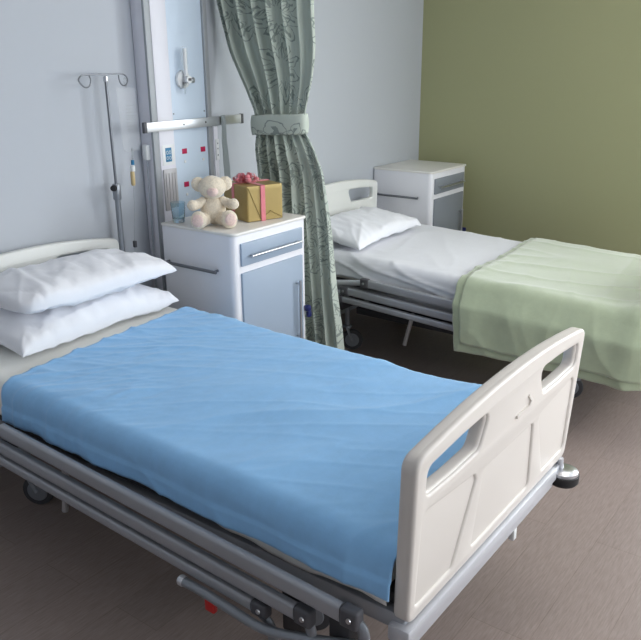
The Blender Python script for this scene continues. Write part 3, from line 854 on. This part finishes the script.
# ------------------------------------------------------------------ IV pole in the bed's head corner with infusion set
ip = thing('iv_pole', 'slim steel drip pole with two curled hooks at the head of the foreground bed', 'iv pole', (.951, -.070, .44))
obj('lower_tube', T([(0, 0, -.06), (0, 0, .615)], .0125, seg=18), M['tube_grey'], ip)
obj('upper_rod', T([(0, 0, .60), (-.004, 0, 1.088)], .0062, seg=14), M['steel_dark'], ip)
c = obj('clamp', Lt([(0, 0), (.0165, 0), (.018, .004), (.018, .062), (.015, .068), (0, .068)], (0, 0, .578), seg=22), M['tube_grey'], ip)
obj('clamp_knob', Lt([(0, 0), (.013, 0), (.014, .003), (.012, .014), (0, .015)], (-.016, -.006, .630), rot=Matrix.Rotation(-PI/2, 4, 'Y')@Matrix.Rotation(.4, 4, 'X'), seg=16), M['rubber'], c)
obj('socket_block', B(-.026, .020, -.018, .018, -.035, .01, .004), M['cap'], ip)
obj('hook_boss', Lt([(0, 0), (.010, 0), (.011, .004), (.010, .022), (0, .024)], (-.004, 0, 1.064), seg=16), M['chrome'], ip)
zh = 1.094
for s in (-1, 1):
    ex = .082
    pts = [(-.004, 0, zh), (s*ex*.5, 0, zh+.001), (s*ex, 0, zh), (s*(ex+.018), -.004, zh-.010), (s*(ex+.021), -.008, zh-.028), (s*(ex+.006), -.010, zh-.046), (s*(ex-.014), -.010, zh-.042), (s*(ex-.022), -.008, zh-.024), (s*(ex-.021), -.004, zh-.004)]
    if s < 0: pts = [(-.004, 0, zh), (-.05, 0, zh+.001), (-.112, 0, zh), (-.136, -.004, zh-.010), (-.142, -.008, zh-.024), (-.122, -.012, zh-.046), (-.100, -.014, zh-.044), (-.088, -.012, zh-.022), (-.090, -.008, zh-.003)]
    obj('hook', T(pts, .0030, seg=10, smooth=True), M['steel_dark'], ip)

inf = thing('infusion_set', 'clear empty infusion bag with amber chamber and tubing hanging by the wall', 'infusion set', (1.036, -.083, 1.480))
# collapsed clear bag
def bag():
    bm = bmesh.new(); n, mm = 10, 24; F = []; Bk = []
    for i in range(n+1):
        for j in range(mm+1):
            u = i/n*2-1; v = j/mm
            w = .050*(1-.25*(max(0, v-.85)/.15)**2)
            x = u*w+.008*v; z = -.265*v
            t = .007*(max(0, 1-u*u)**.5)*(max(0, math.sin(PI*min(1, v*1.02)))**.5)+.0006
            k = .003*nz(u*2, v*9, 3)
            F.append(bm.verts.new((x, -t+k, z))); Bk.append(bm.verts.new((x, t+k, z)))
    g = lambda L_, i, j: L_[i*(mm+1)+j]
    for i in range(n):
        for j in range(mm):
            bm.faces.new((g(F, i, j), g(F, i+1, j), g(F, i+1, j+1), g(F, i, j+1)))
            bm.faces.new((g(Bk, i, j), g(Bk, i, j+1), g(Bk, i+1, j+1), g(Bk, i+1, j)))
    for i in range(n):
        for j in (0, mm): bm.faces.new((g(F, i, j), g(F, i+1, j), g(Bk, i+1, j), g(Bk, i, j)))
    for j in range(mm):
        for i in (0, n): bm.faces.new((g(F, i, j), g(F, i, j+1), g(Bk, i, j+1), g(Bk, i, j)))
    return bm
obj('bag', bag(), M['film'], inf, smooth=180)
bm = bmesh.new()
for k in range(8):
    z = -.075-.014*k; box(bm, -.014, .014+.010*(k % 3 == 0), -.0105, -.0095, z, z+.0030)
obj('bag_print', bm, M['duct_side'], inf)
obj('hanger_loop', T([(.0, 0, 0), (-.006, 0, .028), (.0, 0, .040), (.008, 0, .028), (.004, 0, 0)], .0015, smooth=True, seg=8), M['clear'], inf)
obj('port_tube', T([(.008, 0, -.25), (.006, 0, -.30)], .0035, seg=10), M['clear'], inf)
obj('blue_cap', Lt([(0, 0), (.0075, 0), (.0075, .018), (.005, .020), (0, .020)], (.004, 0, -.322), seg=16), M['blue_print'], inf)
obj('chamber_collar', Lt([(0, 0), (.010, 0), (.010, .022), (.006, .026), (0, .026)], (.002, 0, -.350), seg=18), M['plastic_white'], inf)
obj('drip_chamber', Lt([(0, 0), (.006, 0), (.0095, .005), (.0095, .058), (.007, .062), (0, .062)], (-.002, 0, -.412), seg=18), M['amber'], inf)
obj('drip_line', T([(-.002, 0, -.410), (-.004, .004, -.50), (-.012, .008, -.60), (-.020, .006, -.70), (-.016, .0, -.80), (.01, .02, -1.0)], .0014, seg=8, smooth=True), M['clear'], inf)
obj('roller_clamp', B(-.027, -.014, -.006, .010, -.685, -.655, .003), M['cap'], inf)

# small white hose holder on the wall with thin hose
wb = thing('hose_holder', 'small white clip with thin hose on the left flank of the wall column', 'hose holder', (1.166, -.045, 1.185))
obj('wall_clip', B(-.024, -.0005, -.014, .014, -.022, .045, .004), M['plastic_white'], wb)
obj('hose', T([(-.012, .0, -.015), (-.010, .002, -.10), (-.008, .006, -.28), (-.008, .008, -.50), (-.010, .006, -.80), (-.010, .006, -1.15)], .004, seg=10, smooth=True), M['clear'], wb)

# ------------------------------------------------------------------ curtain between the beds (in a plane across the room, tied back)
CX = 1.722
def interp(tab, z):
    for (z0, *a), (z1, *b) in zip(tab, tab[1:]):
        if z0 >= z >= z1:
            t = (z0-z)/(z0-z1)
            return [p+(q-p)*t for p, q in zip(a, b)]
    return list(tab[-1][1:]) if z < tab[-1][0] else list(tab[0][1:])
#      z     y_left  y_right  fold amplitude
ctab = [(2.68, -.10, -.72, .055), (2.3, -.03, -.68, .055), (1.95, -.008, -.590, .050), (1.80, -.022, -.580, .046), (1.62, -.050, -.592, .042), (1.50, -.100, -.575, .036), (1.42, -.140, -.545, .030), (1.335, -.190, -.515, .024), (1.25, -.198, -.515, .024),
        (1.20, -.192, -.590, .030), (1.10, -.190, -.620, .036), (.9, -.20, -.650, .042), (.7, -.20, -.672, .047), (.4, -.21, -.705, .052), (.08, -.21, -.735, .056)]
def curtain_fn(u, v):
    z = 2.68-2.60*v
    yl, yr, am = interp(ctab, z)
    # soften the table's kinks
    a2, b2, c2 = interp(ctab, z+.03); a3, b3, c3 = interp(ctab, z-.03)
    yl, yr, am = (yl+a2+a3)/3, (yr+b2+b3)/3, (am+c2+c3)/3
    w = u+.018*math.sin(9*u+z*1.3)+.01*nz(u*4, z*.8, 2)
    ph = 2*PI*(7.0*max(0., w)**1.12)+.5*nz(z*1.2, 3)
    f = math.sin(ph)+.35*math.sin(2*ph+1+z)+.3*nz(u*14, z*1.5, 7)
    # broad flatter stretch on the right below and above the tie
    k = 1-.55*max(0, min(1, (u-.52)/.2))
    x = CX+am*f*.85*k+.010*nz(u*3, z*3, 9)
    if 1.26 < z < 1.33: x = CX+(x-CX)*.8
    y = yl+(yr-yl)*w+.35*am*math.cos(ph)*k*.4
    # puff of cloth just under and over the tie
    x -= .022*math.exp(-((z-1.17)/.06)**2)*(.5+.5*u)
    x -= .055*(1-u)*max(0, min(1, (z-1.45)/.4))
    return Vector((x, y, z))
cu_root = thing('privacy_curtain', 'grey-green curtain with dark flower print, gathered by a tieback between the beds', 'curtain', (0, 0, 0))
grid_cloth('curtain_cloth', curtain_fn, 260, 200, M['curtain'], .0015, cu_root, us=.85, vs=2.6)
# tieback: flat band wrapped round the gathered cloth
def tie_fn(u, v):
    a = 2*PI*u; hw = .160; yc = -.348
    c, s = math.cos(a), math.sin(a)
    sx = math.copysign(abs(c)**.7, c); sy = math.copysign(abs(s)**.7, s)
    z = 1.292+.046*(1-2*v)+.010*s+.004*nz(u*7, v*2)
    return Vector((CX+sx*(.042+.004*math.sin(v*PI)), yc-sy*(hw+.006*math.sin(v*PI)), z))
grid_cloth('tieback', tie_fn, 72, 8, M['curtain'], .003, cu_root, us=.55, vs=.1)
tk = thing('curtain_track', 'white ceiling track that carries the grey-green curtain', 'curtain track', (CX, 0, 2.7))
obj('track_bar', B(-.012, .012, -2.4, -.002, 0, .035, .003), M['plastic_white'], tk)
for y in (-.2, -1.2, -2.2): obj('ceiling_hanger', B(-.008, .008, y-.01, y+.01, .033, ZC-2.7, .002), M['plastic_white'], tk)

# ------------------------------------------------------------------ light
def area(name, loc, rot, sx, sy, energy, col):
    l = bpy.data.lights.new(name, 'AREA'); l.shape = 'RECTANGLE'; l.size = sx; l.size_y = sy; l.energy = energy; l.color = col
    o = bpy.data.objects.new(name, l); COL.objects.link(o); o.location = loc; o.rotation_euler = rot; return o
DAY = (.93, .97, 1.0)
area('window_daylight', (sum(WX[0])/2, YB-.15, 1.65), (R(90), 0, 0), 2.3, 1.6, 100, DAY)
for (a, b), e in zip(WY, (75, 105)):
    area('window_daylight', (XR+.15, (a+b)/2, 1.65), (R(90), 0, R(90)), b-a, 1.6, e, DAY)
# fill lights added on the unseen ceiling, shaped as luminaire panels
for i, (x, y, e) in enumerate(((1.9, -2.0, 9), (1.9, -4.2, 5))):
    t = thing('ceiling_fill_panel', 'added fill light panel on the ceiling over the %s' % ('gap between the beds' if i == 0 else 'window side of the room'), 'fill light', (x, y, ZC))
    obj('housing', B(-.62, .62, -.17, .17, -.05, 0, .006), M['plastic_white'], t)
    dm, nt, bb = new_mat('fill_diffuser'); bb.inputs['Base Color'].default_value = (.9, .9, .9, 1)
    bb.inputs['Emission Color'].default_value = (1, .97, .93, 1); bb.inputs['Emission Strength'].default_value = 2.
    obj('diffuser', B(-.59, .59, -.14, .14, -.056, -.045, .003), dm, t)
    area('ceiling_fill_lamp', (x, y, ZC-.06), (0, 0, 0), 1.18, .28, e, (1, .97, .93))
w = bpy.data.worlds.new('sky'); S.world = w; w.use_nodes = True
bg = w.node_tree.nodes['Background']; bg.inputs[0].default_value = (.75, .85, 1, 1); bg.inputs[1].default_value = .6

# ------------------------------------------------------------------ camera
yaw, pitch, roll = R(-53.2), R(-18.898), R(-.461)
fw = Vector((math.sin(-yaw)*math.cos(pitch), math.cos(yaw)*math.cos(pitch), math.sin(pitch)))
rt = fw.cross(Vector((0, 0, 1))).normalized(); up = rt.cross(fw)
r2 = rt*math.cos(roll)+up*math.sin(roll); u2 = -rt*math.sin(roll)+up*math.cos(roll)
cd = bpy.data.cameras.new('camera'); cam = bpy.data.objects.new('camera', cd); COL.objects.link(cam)
cam.matrix_world = Matrix(((r2.x, u2.x, -fw.x, -1.1959), (r2.y, u2.y, -fw.y, -2.7673), (r2.z, u2.z, -fw.z, 1.6010), (0, 0, 0, 1)))
cd.sensor_fit = 'HORIZONTAL'; cd.sensor_width = 36; cd.lens = 772.87/641*36; cd.clip_start = .02; cd.clip_end = 60
S.camera = cam
S.view_settings.view_transform = 'Standard'; S.view_settings.look = 'None'; S.view_settings.gamma = 1
S.view_settings.use_curve_mapping = False; S.view_settings.exposure = -.22
S.cycles.max_bounces = 10; S.cycles.diffuse_bounces = 5; S.cycles.caustics_reflective = False; S.cycles.caustics_refractive = False
